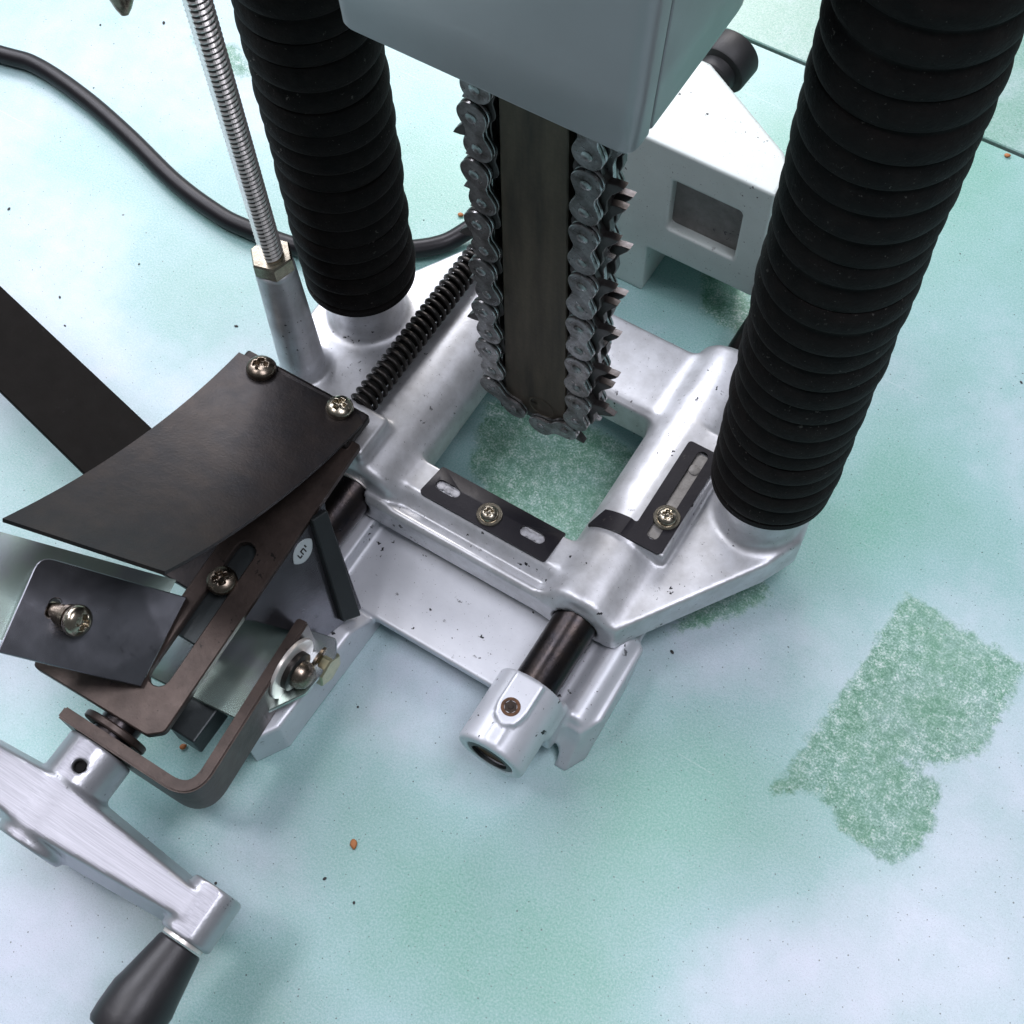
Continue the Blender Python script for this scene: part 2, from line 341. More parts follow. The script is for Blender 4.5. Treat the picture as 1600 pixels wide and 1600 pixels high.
def nets(fn, lo, hi, h):
    ax = [np.arange(lo[i], hi[i]+h, h) for i in range(3)]
    G = np.meshgrid(*ax, indexing='ij'); F = fn(G); nx, ny, nz = F.shape; I = F < 0
    cnt = np.zeros((nx-1, ny-1, nz-1), np.int8)
    for i in (0, 1):
        for j in (0, 1):
            for k in (0, 1): cnt += I[i:nx-1+i, j:ny-1+j, k:nz-1+k]
    ci, cj, ck = np.nonzero((cnt > 0) & (cnt < 8)); idx = -np.ones(cnt.shape, np.int64); idx[ci, cj, ck] = np.arange(len(ci))
    acc = np.zeros((len(ci), 3)); num = np.zeros(len(ci))
    for a in range(3):
        o = [q for q in range(3) if q != a]
        for u in (0, 1):
            for v in (0, 1):
                d0 = [0, 0, 0]; d0[o[0]] = u; d0[o[1]] = v; d1 = list(d0); d1[a] = 1
                f0 = F[ci+d0[0], cj+d0[1], ck+d0[2]]; f1 = F[ci+d1[0], cj+d1[1], ck+d1[2]]
                m = (f0 < 0) != (f1 < 0); t = np.where(m, f0/np.where(m, f0-f1, 1), 0)
                q = np.zeros((len(ci), 3)); q[:, o[0]] = u; q[:, o[1]] = v; q[:, a] = t
                acc += q*m[:, None]; num += m
    V = (np.stack([ci, cj, ck], 1)+acc/num[:, None])*h+np.array(lo)
    Q = []
    for a in range(3):
        o1, o2 = (a+1) % 3, (a+2) % 3
        s0 = [slice(None)]*3; s1 = [slice(None)]*3; s0[a] = slice(0, -1); s1[a] = slice(1, None)
        E = I[tuple(s0)] != I[tuple(s1)]; pts = np.array(np.nonzero(E)).T
        pts = pts[(pts[:, o1] > 0) & (pts[:, o2] > 0) & (pts[:, o1] < F.shape[o1]-1) & (pts[:, o2] < F.shape[o2]-1)]
        def cell(d1, d2):
            q = pts.copy(); q[:, o1] -= d1; q[:, o2] -= d2; return idx[q[:, 0], q[:, 1], q[:, 2]]
        quad = np.stack([cell(1, 1), cell(0, 1), cell(0, 0), cell(1, 0)], 1)
        ins = I[pts[:, 0], pts[:, 1], pts[:, 2]]; quad[~ins] = quad[~ins][:, ::-1]; Q.append(quad)
    Q = np.vstack(Q)
    for _ in range(2):   # pull the vertices on to the exact surface
        f = fn([V[:, 0], V[:, 1], V[:, 2]]); e = 0.05; g = []
        for a in range(3):
            W = V.copy(); W[:, a] += e; g.append((fn([W[:, 0], W[:, 1], W[:, 2]])-f)/e)
        g = np.stack(g, 1); n2 = np.maximum((g**2).sum(1), 0.3); st = (f/n2)[:, None]*g
        V = V-np.clip(st, -0.5*h, 0.5*h)*0.8
    return V, Q
# ------------------------------------------------------------------ floor
def sdf_np(x, y, pts): return -d_poly2(x, y, pts)
PATCH = [[(89, 152), (117, 149), (147, 148), (146, 101), (131, 86), (116, 80), (99, 56), (78, 38), (86, 107)],
         [(96, 78), (118, 80), (137, 80), (142, 58), (134, 38), (112, 41), (96, 50)],
         [(-126, 140), (-114, 104), (-92, 94), (-45, 90), (-28, 128), (-50, 152), (-90, 154)],
         [(6, 80), (22, 94), (38, 118), (28, 126), (12, 100)],
         [(-73, 261), (-51, 266), (-36, 250), (-40, 236), (-62, 240)],
         [(-398, 256), (-372, 262), (-350, 252), (-362, 240)]]
# cloudy paint with window reflections painted into its colour: centre, radius, tint (+ pale lavender, - green)
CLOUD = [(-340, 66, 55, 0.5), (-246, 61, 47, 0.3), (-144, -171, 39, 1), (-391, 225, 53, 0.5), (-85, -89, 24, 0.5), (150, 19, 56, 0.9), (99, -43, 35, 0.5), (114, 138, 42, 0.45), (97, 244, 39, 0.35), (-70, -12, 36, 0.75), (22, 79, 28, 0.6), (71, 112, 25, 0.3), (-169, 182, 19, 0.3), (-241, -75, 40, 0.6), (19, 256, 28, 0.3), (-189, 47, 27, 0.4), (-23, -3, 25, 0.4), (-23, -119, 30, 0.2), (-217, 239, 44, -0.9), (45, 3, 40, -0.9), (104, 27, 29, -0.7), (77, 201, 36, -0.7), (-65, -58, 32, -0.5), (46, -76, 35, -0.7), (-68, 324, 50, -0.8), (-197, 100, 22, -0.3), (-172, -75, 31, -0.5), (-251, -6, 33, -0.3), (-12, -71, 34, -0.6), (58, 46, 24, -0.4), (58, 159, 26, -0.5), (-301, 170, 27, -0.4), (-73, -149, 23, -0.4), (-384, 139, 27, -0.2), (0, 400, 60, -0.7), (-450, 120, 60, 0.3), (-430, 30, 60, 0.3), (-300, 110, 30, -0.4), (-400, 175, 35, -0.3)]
def make_floor():
    xs = np.concatenate([[-3000, -1500], np.arange(-560, 265, 4), [1200, 3000]]); ys = np.concatenate([[-3000, -1200], np.arange(-260, 409, 4), [412.5]])
    X, Y = np.meshgrid(xs, ys, indexing='ij'); V = np.stack([X.ravel(), Y.ravel(), np.zeros(X.size)], 1)
    n, m = X.shape; i, j = np.meshgrid(np.arange(n-1), np.arange(m-1), indexing='ij'); q = (i*m+j).ravel()
    F = np.stack([q, q+m, q+m+1, q+1], 1)
    me = mesh_np('floor', V, F, False)
    wr = np.full(X.shape, -60.0)
    for P in PATCH: wr = np.maximum(wr, sdf_np(X, Y, P))
    at = me.attributes.new('wear', 'FLOAT', 'POINT'); at.data.foreach_set('value', np.clip(wr, -60, 14).ravel().astype(np.float32))
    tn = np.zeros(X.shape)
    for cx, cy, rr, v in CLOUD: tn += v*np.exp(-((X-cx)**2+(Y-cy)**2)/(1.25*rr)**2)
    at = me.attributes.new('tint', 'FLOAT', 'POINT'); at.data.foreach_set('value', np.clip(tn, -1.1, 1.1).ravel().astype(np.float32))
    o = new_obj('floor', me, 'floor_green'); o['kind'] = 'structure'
    bm = rbox(-3000, 3000, 414.3, 3000, -12, 1.2, 0.6, 1)
    o = new_obj('floor_board', bm_mesh('floor_board', bm), 'floor_back'); o['kind'] = 'structure'
    bm = rbox(-3000, 3000, 405, 420, -14, -2.5, 0, 1)
    o = new_obj('floor_joint', bm_mesh('floor_joint', bm), 'void'); o['kind'] = 'structure'
make_floor()
# ------------------------------------------------------------------ the machine
root = bpy.data.objects.new('chain_mortiser', None); COL.objects.link(root); root.location = (-0.080, 0.120, 0.0)
root.empty_display_size = 0.05
root['label'] = 'silver cast chain mortiser with black bellows columns standing on the green floor'; root['category'] = 'chain mortiser'
bpy.context.view_layer.update()
RX, RZ = -25.0, 32.0      # right guide shaft
LX, LZ = -141.0, 32.0     # left guide shaft
CRX, CRY, CLX, CLY = 18.3, 132.8, -183.5, 130.5   # columns
def sdf_frame(p):
    x, y, z = p
    rb = d_cyl(p, 1, (RX, RZ), 18.6, 53, 197, 3.0)
    lb = d_cyl(p, 1, (LX+2.5, LZ+1), 20.5, 56, 195, 4)
    tri = d_ext(p, [(-34, 52.5), (-7, 52.5), (33, 112), (40, 128), (36, 150), (-6, 190), (-34, 196)], 2, 24, 43.5, 1.6)
    web = d_ext(p, [(-141, 62), (-158, 64), (-194, 78), (-206, 92), (-207, 132), (-200, 150), (-178, 162), (-160, 192), (-138, 195)], 2, 24, 44, 2.2)
    # front cross bar: lip, trough and raised pad
    fb = d_ext(p, [(50.5, 23), (50.5, 38.2), (53.0, 40.2), (55.5, 38.0), (58.0, 37.2), (62.5, 42.2), (65, 43.8), (78.5, 43.8), (80.0, 23)], 0, -141, -25, 0.9)
    rbar = d_ext(p, [(148, 24), (149.5, 40), (153, 42), (189, 42), (191, 24)], 0, -141, -25, 1.2)
    d = smin(rb, tri, 5.0)
    pad = d_box(p, -27, -5.0, 88.5, 153, 34, 50.4, 1.0)
    d = smin(d, pad, 1.6)
    d = smin(d, d_cyl(p, 2, (CRX, CRY), 17.8, 24, 79, 1), 7)
    l = smin(lb, web, 6)
    l = smin(l, d_cyl(p, 2, (CLX, CLY), 16.4, 24, 79, 1), 7)
    l = smin(l, d_cone(p, -192, 91, 10.8, 8.4, 24, 119, 1.2), 5)
    lug = d_box(p, -158, -135.5, 58.5, 81, 36, 61.5, 2.6)
    l = smin(l, lug, 3.5)
    d = smin(d, l, 0)
    d = smin(d, fb, 5.5)
    d = smin(d, rbar, 5.5)
    # bores for the shafts
    d = smax(d, -d_cyl(p, 1, (RX, RZ), 10.2, 40, 58, 0.3), 0.6)
    d = smax(d, -d_cyl(p, 1, (LX, LZ), 11.0, 40, 60, 0.3), 0.6)
    return d
V, Q = nets(sdf_frame, (-210, 46, 20), (46, 202, 123), 1.25)
frame_casting = new_obj('sliding_frame', mesh_np('sliding_frame', V, Q), 'silver', root)
def sdf_base(p):
    x, y, z = p
    plate = d_ext(p, [(-131, 17), (-127, 14), (0, 14), (0, 74), (-150, 74), (-150, 30)], 2, 10.5, 16, 1.0)
    yy = y-np.clip(16-z, 0, 16)*(-0.80)          # front of the foot slopes towards the viewer
    fp = [(-17, 14.5), (-0.5, 14.5), (4.5, 24), (3.5, 61), (-2, 64), (-12, 62), (-17, 56)]
    q = [x, yy, z]
    foot = d_ext(q, fp, 2, -4, 19.5, 1.0)
    lip = d_cyl(p, 1, (-5.5, 17.0), 6.5, 17, 63, 2.5)
    foot = smin(foot, lip, 3)
    boss = d_cyl(p, 1, (RX, RZ), 15.2, -16.5, 17.5, 1.6)
    webb = d_box(p, -34, -9, 4, 20, 9, 30, 2.0)
    boss = smin(boss, webb, 4)
    flat = d_ext(p, [(-31.5, 16), (-31.5, 1.5), (-29.8, -4), (-25, -6.6), (-20.2, -4), (-18.5, 1.5), (-18.5, 16)], 2, 30, 48.9, 0.35)
    boss = smin(boss, flat, 0.2)
    boss = smin(boss, d_box(p, -28, -22, -15, 0, 32, 47.6, 1.5), 1.5)
    lf = d_ext(p, [(-121, -58), (-114.5, -63), (-106.5, -50), (-104.5, 20), (-104.5, 74), (-124, 74)], 2, -4, 26, 1.6)
    step = d_box(p, -152, -127.5, 22, 74, -4, 21.5, 1.8)  # left foot and step extended to block light from under the plate
    d = smin(plate, foot, 3.5); d = smin(d, boss, 4.0)
    arch = d_cyl(p, 1, (-13.5, 2.0), 8.0, -40, 30, 0.5)
    d = smax(d, -arch, 1.5)
    lf = smax(lf, (z-(13.0+np.clip(15-y, 0, 40)*0.9)), 1.0)
    d = smin(d, lf, 2.5); d = smin(d, step, 3.5)
    d = smax(d, -z+0.05, 0)
    d = smax(d, -d_cyl(p, 1, (RX, RZ), 10.6, -30, -12, 0.4), 0.6)
    return d
V, Q = nets(sdf_base, (-156, -68, -1), (10, 78, 51), 1.1)
base = new_obj('base_casting', mesh_np('base_casting', V, Q), 'silver_worn', root)
lathe_obj('socket_ring', [(10.4, 0), (10.4, 1.6), (8.2, 1.9), (8.2, 0.4)], 'strut', base, (RX, -14.6, RZ), (0, -1, 0), cap=False)
lathe_obj('shaft_end_face', [(8.3, 0), (8.3, 0.7), (7.6, 1.1)], 'rust', base, (RX, -13.4, RZ), (0, -1, 0))
lathe_obj('screw_rim', [(4.0, 0), (3.9, 0.25), (2.7, 0.45), (2.6, 0.1)], 'rust', base, (RX-0.6, 1.6, 48.9), (0, 0, 1), n=24, cap=False)
lathe_obj('screw_socket', [(2.75, 0), (2.7, 0.2), (1.3, 0.22), (1.0, 0.5), (0.1, 0.55)], 'socket', base, (RX-0.6, 1.6, 48.9), (0, 0, 1), n=6)
# rear bracket
def sdf_rear(p):
    x, y, z = p
    d = d_ext(p, [(-150, 235), (-37.5, 235), (-37.5, 250), (-45, 258), (-96, 287), (-150, 287)], 2, 0.0, 108, 0.8)
    d = smax(d, -d_box(p, -85, -50, 200, 330, 55, 89, 2.0), 0.8)
    d = smax(d, -d_box(p, -94, 0, 200, 262, -20, 35.5, 2.5), 0.8)
    return d
V, Q = nets(sdf_rear, (-152, 232, -2), (-34, 290, 111), 1.2)
rear = new_obj('rear_bracket', mesh_np('rear_bracket', V, Q), 'block', root)
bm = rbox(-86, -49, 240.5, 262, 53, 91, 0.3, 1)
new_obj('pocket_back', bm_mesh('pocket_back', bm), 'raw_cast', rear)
# guide shafts
lathe_obj('guide_shaft', [(9.2, 0), (9.6, 0.6), (9.6, 232), (9.2, 233)], 'shaft', root, (RX, 14, RZ), (0, 1, 0))
ls = lathe_obj('guide_shaft', [(9.6, 0), (10.0, 0.6), (10.0, 200)], 'shaft', root, (LX, 30, LZ), (0, 1, 0))
lathe_obj('seal_ring', [(10.2, 0), (11.8, 0), (11.8, 2.4), (10.2, 2.4)], 'chrome', root, (LX, 55.0, LZ), (0, 1, 0), cap=False)
bm = rbox(-144, -131, -74, -30, 16, 31, 0.8); new_obj('shaft_block', bm_mesh('shaft_block', bm), 'strut', root)
# ------------------------------------------------------------------ bellows
def bellows(name, cx, cy, z0, z1, seed):
    r_ = random.Random(seed); prof = []; z = z0; pitch = 11.0
    V = []; n = 72; rings = []
    while z < z1:
        pz = pitch*(1+r_.uniform(-0.07, 0.07)); R = 24.8+r_.uniform(-0.35, 0.35)
        tx, ty = r_.uniform(-0.03, 0.03), r_.uniform(-0.03, 0.03); ox, oy = r_.uniform(-.4, .4), r_.uniform(-.4, .4)
        for t, dr in ((0.0, -1.5), (0.04, -1.1), (0.10, -0.65), (0.19, -0.22), (0.31, 0.0), (0.46, 0.05), (0.61, -0.1), (0.75, -0.42), (0.87, -0.85), (0.95, -1.25), (0.99, -1.5)):
            rings.append((z+pz*t, R+dr, tx, ty, ox, oy))
        z += pz
    for (zz, R, tx, ty, ox, oy) in rings:
        for i in range(n):
            a = 2*math.pi*i/n; c, s = math.cos(a), math.sin(a)
            V.append((cx+ox+R*c, cy+oy+R*s, zz+R*(tx*c+ty*s)))
    m = len(rings); i, j = np.meshgrid(np.arange(m-1), np.arange(n), indexing='ij')
    F = np.stack([i*n+j, i*n+(j+1) % n, (i+1)*n+(j+1) % n, (i+1)*n+j], 2).reshape(-1, 4)
    o = new_obj(name, mesh_np(name, V, F), 'rubber', root)
    lathe_obj('bellows_cuff', [(16, 0), (23.2, 0), (24.6, 0.9), (24.6, 4.2), (23.3, 5.2)], 'rubber', o, (cx, cy, z0-4.8), (0, 0, 1), n=72)
    return o
bellows('bellows', CRX, CRY, 79.2, 440, 3); bellows('bellows', CLX, CLY, 78.8, 430, 5)
# ------------------------------------------------------------------ depth stop rod and nut
def threaded_rod():
    n = 40; pitch = 2.3; R = 5.2; z0, z1 = 121.0, 420.0; per = 6
    zs = np.arange(z0, z1, pitch/per); V = []; 
    for zz in zs:
        for i in range(n):
            a = 2*math.pi*i/n; ph = ((zz/pitch-a/(2*math.pi)) % 1.0); r = R-1.3*abs(2*ph-1)
            x, y = r*math.cos(a), r*math.sin(a)
            # flat ground along the side that faces the front left
            fa = math.radians(246); nx, ny = math.cos(fa), math.sin(fa); d = x*nx+y*ny
            if d > 3.7: x -= nx*(d-3.7); y -= ny*(d-3.7)
            V.append((-192+x, 91+y, zz))
    m = len(zs); i, j = np.meshgrid(np.arange(m-1), np.arange(n), indexing='ij')
    F = np.stack([i*n+j, i*n+(j+1) % n, (i+1)*n+(j+1) % n, (i+1)*n+j], 2).reshape(-1, 4)
    me = mesh_np('depth_stop_rod', V, F, False); me.materials.append(M['rod_steel']); me.materials.append(M['thread_root'])
    c = np.asarray(V)[F].mean(1); a = np.arctan2(c[:, 1]-91, c[:, 0]+192); ph = (c[:, 2]/pitch-a/(2*math.pi)) % 1.0
    rr = np.hypot(c[:, 0]+192, c[:, 1]-91); fl_ = (c[:, 0]+192)*math.cos(math.radians(246))+(c[:, 1]-91)*math.sin(math.radians(246))
    me.polygons.foreach_set('material_index', ((np.abs(2*ph-1) > 0.62) & (fl_ < 3.55)).astype(np.int32))
    return new_obj('depth_stop_rod', me, None, root)
rod = threaded_rod()
def hexprism(r, h, ch=0.8):
    bm = bmesh.new(); a = []
    prof = [(r*0.93, 0), (r, ch), (r, h-ch), (r*0.93, h)]
    rows = [[bm.verts.new((q*math.cos(math.pi/3*i), q*math.sin(math.pi/3*i), hh)) for i in range(6)] for q, hh in prof]
    for k in range(3):
        for i in range(6): bm.faces.new((rows[k][i], rows[k][(i+1) % 6], rows[k+1][(i+1) % 6], rows[k+1][i]))
    bm.faces.new(rows[0][::-1]); bm.faces.new(rows[-1]); return bm
new_obj('hex_nut', bm_mesh('hex_nut', hexprism(9.0, 8.0)), 'brass_screw', root, frame((-192, 91, 118.6), (0, 0, 1), math.radians(14)))
# ------------------------------------------------------------------ screws (pan head with a cross recess)
def sdf_screw(p):
    x, y, z = p; r2 = np.hypot(x, y)
    head = smax(np.sqrt(x*x+y*y+(z+3.2)**2)-6.6, r2-4.75, 0.9); head = smax(head, -z, 0.2)
    wd = 0.62+np.maximum(z-1.6, 0)*0.32
    arm = lambda u, v: np.maximum(np.maximum(np.abs(u)-wd, np.abs(v)-2.35), 1.3-z)
    cross = np.minimum(arm(x, y), arm(y, x)); cross = smin(cross, np.maximum(np.hypot(x, y)-1.05, 1.1-z), 0.3)
    return smax(head, -cross, 0.25)
V, Q = nets(sdf_screw, (-5.3, -5.3, -0.4), (5.3, 5.3, 3.9), 0.26)
SCREW = mesh_np('screw', V, Q); SCREW2 = SCREW.copy()
SCREW.materials.append(M['brass_screw']); SCREW2.materials.append(M['dark_screw'])
def screw(loc, axis, parent, roll=0.0, s=1.0, dark=False, washer=True):
    o = new_obj('screw', SCREW2 if dark else SCREW, None, parent, frame(loc, axis, roll) @ Matrix.Scale(s, 4))
    return o
def washer(loc, axis, parent, R, r, h, mat='brass_screw', name='washer'):
    return lathe_obj(name, [(r, 0), (R-0.3, 0), (R, 0.3), (R, h-0.3), (R-0.3, h), (r, h)], mat, parent, loc, axis, n=36, cap=False)
# ------------------------------------------------------------------ gauge plates on the frame
ol = round_poly([(-111, 63.6), (-47.5, 63.6), (-47.0, 80.6), (-109.5, 80.6)], [2.2, 2.2, 0.8, 1.2])
holes = [slot(-101, 71.6, 12, 5.0, math.radians(0)), slot(-58.5, 71.8, 12, 5.0, 0)]
def gp1(a, b, c): return (a, b, c-(max(b-76.0, 0)**1.4)*0.28)
g1 = new_obj('gauge_plate', bm_mesh('gauge_plate', prism(ol, holes, 44.0, 45.4, gp1), autosmooth=30), 'gauge', root)
for sx in (-101, -58.5):
    bm = bmesh.new()
    for k in (-3.6, 0.2, 3.6):
        mt = Matrix.Translation((sx+k, 71.7+rng.uniform(-.3, .3), 44.2)) @ Matrix.Diagonal((2.5, 2.1, 0.45, 1))
        bmesh.ops.create_icosphere(bm, subdivisions=2, radius=1, matrix=mt)
    new_obj('slot_casting', bm_mesh('slot_casting', bm, smooth=True), 'slot_paint', g1)
screw((-79, 70.2, 46.1), (0, 0, 1), g1, 0.5, 0.86); washer((-79, 70.2, 45.4), (0, 0, 1), g1, 5.6, 2, 0.9)
ol = round_poly([(-22.3, 143), (-22.3, 97.0), (-37.5, 97.0), (-41.0, 88.5), (-8.0, 88.5), (-6.6, 90.5), (-6.6, 143)], [2, 1.2, 0.2, 0.2, 2.0, 0.5, 2.0])
def subdiv_x(ol, step=1.5):
    out = []
    for i in range(len(ol)):
        a, b = ol[i-1], ol[i]; n = max(1, int(math.dist(a, b)/step))
        for k in range(n): out.append((a[0]+(b[0]-a[0])*k/n, a[1]+(b[1]-a[1])*k/n))
    return out
def gp2(a, b, c):
    if a > -25: return (a, b, c)
    R = 19.0+(c-50.5); zz = RZ+math.sqrt(max(R*R-(a-RX)**2, 1))
    return (a, b, zz-0.5*min(1, (-25-a)/8)+max(0, c-50.6)*0.2)
g2 = bm_mesh('gauge_arm', prism(subdiv_x(ol), [slot(-13.8, 117, 48, 5.2, math.radians(90))], 50.6, 52.0, gp2), autosmooth=30)
g2 = new_obj('gauge_plate', g2, 'gauge', root)
bm = rbox(-16.6, -11.0, 94, 140, 49.9, 51.1, 0.4); new_obj('slot_casting', bm_mesh('slot_casting', bm), 'raw_cast', g2)
lathe_obj('slot_rivet', [(0.1, 0), (2.6, 0), (2.5, 0.4), (1.5, 0.7), (0.1, 0.75)], 'raw_cast', g2, (-13.8, 131.5, 51.0), (0, 0, 1), n=20)
screw((-12.6, 105.0, 52.8), (0, 0, 1), g2, 0.35, 0.92); washer((-12.6, 105.0, 52.0), (0, 0, 1), g2, 5.8, 2, 0.9)
# ------------------------------------------------------------------ coil spring on the left arm
def coil(x, z, y0, y1, R, wire, turns):
    n = turns*18; t = np.linspace(0, 1, n); a = t*turns*2*math.pi
    return np.stack([x+R*np.cos(a), y0+(y1-y0)*t, z+R*np.sin(a)], 1)
P = coil(-151.5, 57.5, 81, 186, 5.2, 1.5, 27); V, F = tube_path(P, 1.15, 8)
sp = new_obj('coil_spring', mesh_np('coil_spring', V, F), 'spring_steel', root)
lathe_obj('spring_rod', [(3.6, 0), (3.6, 120)], 'void', sp, (-151.5, 74, 57.5), (0, 1, 0), n=24)
# ------------------------------------------------------------------ housing above the chain
def rrect(x0, x1, y0, y1, r, seg=6):
    return round_poly([(x0, y0), (x1, y0), (x1, y1), (x0, y1)], r, seg)
def loft(name, secs, mat, parent, ang=40):
    bm = bmesh.new(); rows = [[bm.verts.new((p[0], p[1], z)) for p in ol] for z, ol in secs]
    n = len(rows[0])
    for a, b in zip(rows[:-1], rows[1:]):
        for i in range(n): bm.faces.new((a[i-1], a[i], b[i], b[i-1]))
    bm.faces.new(rows[0][::-1]); bm.faces.new(rows[-1])
    return new_obj(name, bm_mesh(name, bm, autosmooth=ang), mat, parent)
def cover_sec(z, ins=0.0):
    k = (z-279)*0.055
    return (z, rrect(-130-k*0.6+ins, -34.5+k+ins*-1, 86-k*0.35+ins, 95.5, [8, 8, 0.6, 0.6], 8))
hc = loft('housing_cover', [cover_sec(279.0, 1.6), cover_sec(279.6, 0.6), cover_sec(281, 0), cover_sec(300), cover_sec(360), cover_sec(440)], 'hood', root)
def body_sec(z, ins=0.0):
    k = (z-279)*0.055
    return (z, rrect(-129-k*0.6+ins, -34.8+k-ins, 97.3, 161-ins, [0.6, 0.6, 14, 14], 8))
loft('housing_seam', [(281, rrect(-128, -35.6, 95, 98, 0.3, 2)), (440, rrect(-133.5, -26.8, 95, 98, 0.3, 2))], 'strut', root)
loft('housing_body', [body_sec(279.4, 1.0), body_sec(280.6), body_sec(300), body_sec(440)], 'hood', root)
for k, (zz, r_) in enumerate(((0, 0),)):
    kb = lathe_obj('motor_cap', [(2, 0), (8.6, 0), (9.4, 1.0), (9.4, 6), (12.6, 6.6), (13.2, 7.5), (13.2, 19), (12.6, 20)], 'cap_plastic', root, (-96, 290, 95), (0.10, 1, 0.08), n=48)
# ------------------------------------------------------------------ guide bar and cutting chain
XB = -79.0
def bar_outline(hw, zb, seg=14, top=2.9):
    pts = [(XB-hw+top, 300), ]
    for k in range(seg+1):
        a = math.pi+math.pi*k/seg; pts.append((XB+hw*math.cos(a), zb+hw*0.78*math.sin(a)))
    pts.append((XB+hw-top, 300)); return pts
def xz(y0):
    return lambda a, b, c: (a, y0+c, b)
bar = new_obj('guide_bar', bm_mesh('guide_bar', prism(bar_outline(14.6, 85), [], 0, 9, xz(108.2), 0.5), autosmooth=30), 'bar_steel', root)
new_obj('groove_shade', bm_mesh('groove_shade', prism(bar_outline(18.2, 89, 14, 0.0), [], 0, 7, xz(112)), autosmooth=30), 'void', bar)  # near-black fill that paints in the groove shadow between bar and chain
lathe_obj('nose_rivet', [(0.1, 0), (6.0, 0), (6.3, 0.25), (5.7, 0.3), (5.4, 0.1), (2.2, 0.1), (1.7, -0.3), (0.1, -0.3)], 'bar_steel', bar, (XB+3, 108.3, 83), (0, -1, 0), n=32)
HWC = 20.3; ZC = 89.5
def path(s):
    """chain line in the x-z plane, s grows down the left run, round the nose, up the right run"""
    L = 300-ZC; A = math.pi*HWC*0.92
    if s < L: return (XB-HWC, 300-s), (0, -1)
    if s < L+A:
        a = (s-L)/A*math.pi; p = (XB-HWC*math.cos(a), ZC-HWC*0.9*math.sin(a)); t = (math.sin(a), -0.9*math.cos(a)); n = math.hypot(*t); return p, (t[0]/n, t[1]/n)
    return (XB+HWC, ZC+s-L-A), (0, 1)
CH = new_obj('cutting_chain', None, None) if False else None
def peanut(l, lobe, waist, seg=10):
    pts = []
    for k in range(2*seg):
        t = k/(2*seg)*2*math.pi
        c, s_ = math.cos(t), math.sin(t); pts.append((c, s_))
    out = []
    h = l/2
    for k in range(9):  # right lobe
        a = -math.pi*0.62+math.pi*1.24*k/8; out.append((h-lobe+lobe*math.cos(a)*1.0, lobe*math.sin(a)))
    out.append((0, waist))
    for k in range(9):
        a = math.pi*0.38+math.pi*1.24*k/8; out.append((-(h-lobe)+lobe*math.cos(a), lobe*math.sin(a)))
    out.append((0, -waist)); return out
def smooth_loop(pts, it=1):
    for _ in range(it):
        o = []
        for i in range(len(pts)):
            a, b = pts[i], pts[(i+1) % len(pts)]; o += [(a[0]*.75+b[0]*.25, a[1]*.75+b[1]*.25), (a[0]*.25+b[0]*.75, a[1]*.25+b[1]*.75)]
        pts = o
    return pts
def add_prism(bm, outline, c0, c1, bev=0.25):
    b2 = prism(outline, [], c0, c1, None, bev); me = bpy.data.meshes.new('t'); bmesh.ops.recalc_face_normals(b2, faces=b2.faces); b2.to_mesh(me); b2.free(); bm.from_mesh(me); bpy.data.meshes.remove(me)
def add_rivet(bm, s, n, c, r, h):
    V, F = lathe([(0.05, -h), (r*0.6, -h), (r, -h*0.45), (r, 0.2)], 14, True)
    vs = [bm.verts.new((s+v[0], n+v[1], c+v[2])) for v in V]
    for f in F: bm.faces.new([vs[i] for i in f])
PN = smooth_loop(peanut(25.2, 5.7, 3.0), 1)
# local frame of a link: x along travel, y outward, z = depth (+Y of the machine)
bm = bmesh.new(); add_prism(bm, PN, 0, 1.3); add_prism(bm, PN, 1.75, 3.0)
for s in (-6.6, 6.6): add_rivet(bm, s, 0, 0, 2.0, 0.7)
ME_OUT = bm_mesh('link_plate', bm, autosmooth=35); ME_OUT.materials.append(M['chain_steel'])
PNs = smooth_loop(peanut(21.0, 5.6, 4.2), 1)
bm = bmesh.new(); add_prism(bm, PNs, 0, 2.6); ME_IN = bm_mesh('inner_link', bm, autosmooth=35); ME_IN.materials.append(M['chain_dark'])
tooth = [(-9.5, 3.0), (-8.5, 5.8), (-5.0, 6.6), (-1.0, 6.2), (2.8, 7.6), (6.6, 10.6), (8.6, 11.6), (8.3, 8.6), (7.4, 5.6), (9.6, 4.2), (10.2, 0), (9.0, -4.5), (0, -3.8), (-9.0, -4.5)]
bm = bmesh.new(); add_prism(bm, tooth, 0, 3.0); ME_CUT = bm_mesh('cutter_link', bm, autosmooth=35); ME_CUT.materials.append(M['chain_dark'])
tooth2 = [(-9.5, 3.0), (-8.0, 6.2), (-1.0, 5.4), (2.5, 5.8), (5.6, 7.6), (7.4, 8.4), (7.3, 6.2), (9.6, 4.2), (10.2, 0), (9.0, -4.5), (0, -3.8), (-9.0, -4.5)]
bm = bmesh.new(); add_prism(bm, tooth2, 0, 2.4); ME_CUT2 = bm_mesh('cutter_link', bm, autosmooth=35); ME_CUT2.materials.append(M['chain_steel'])
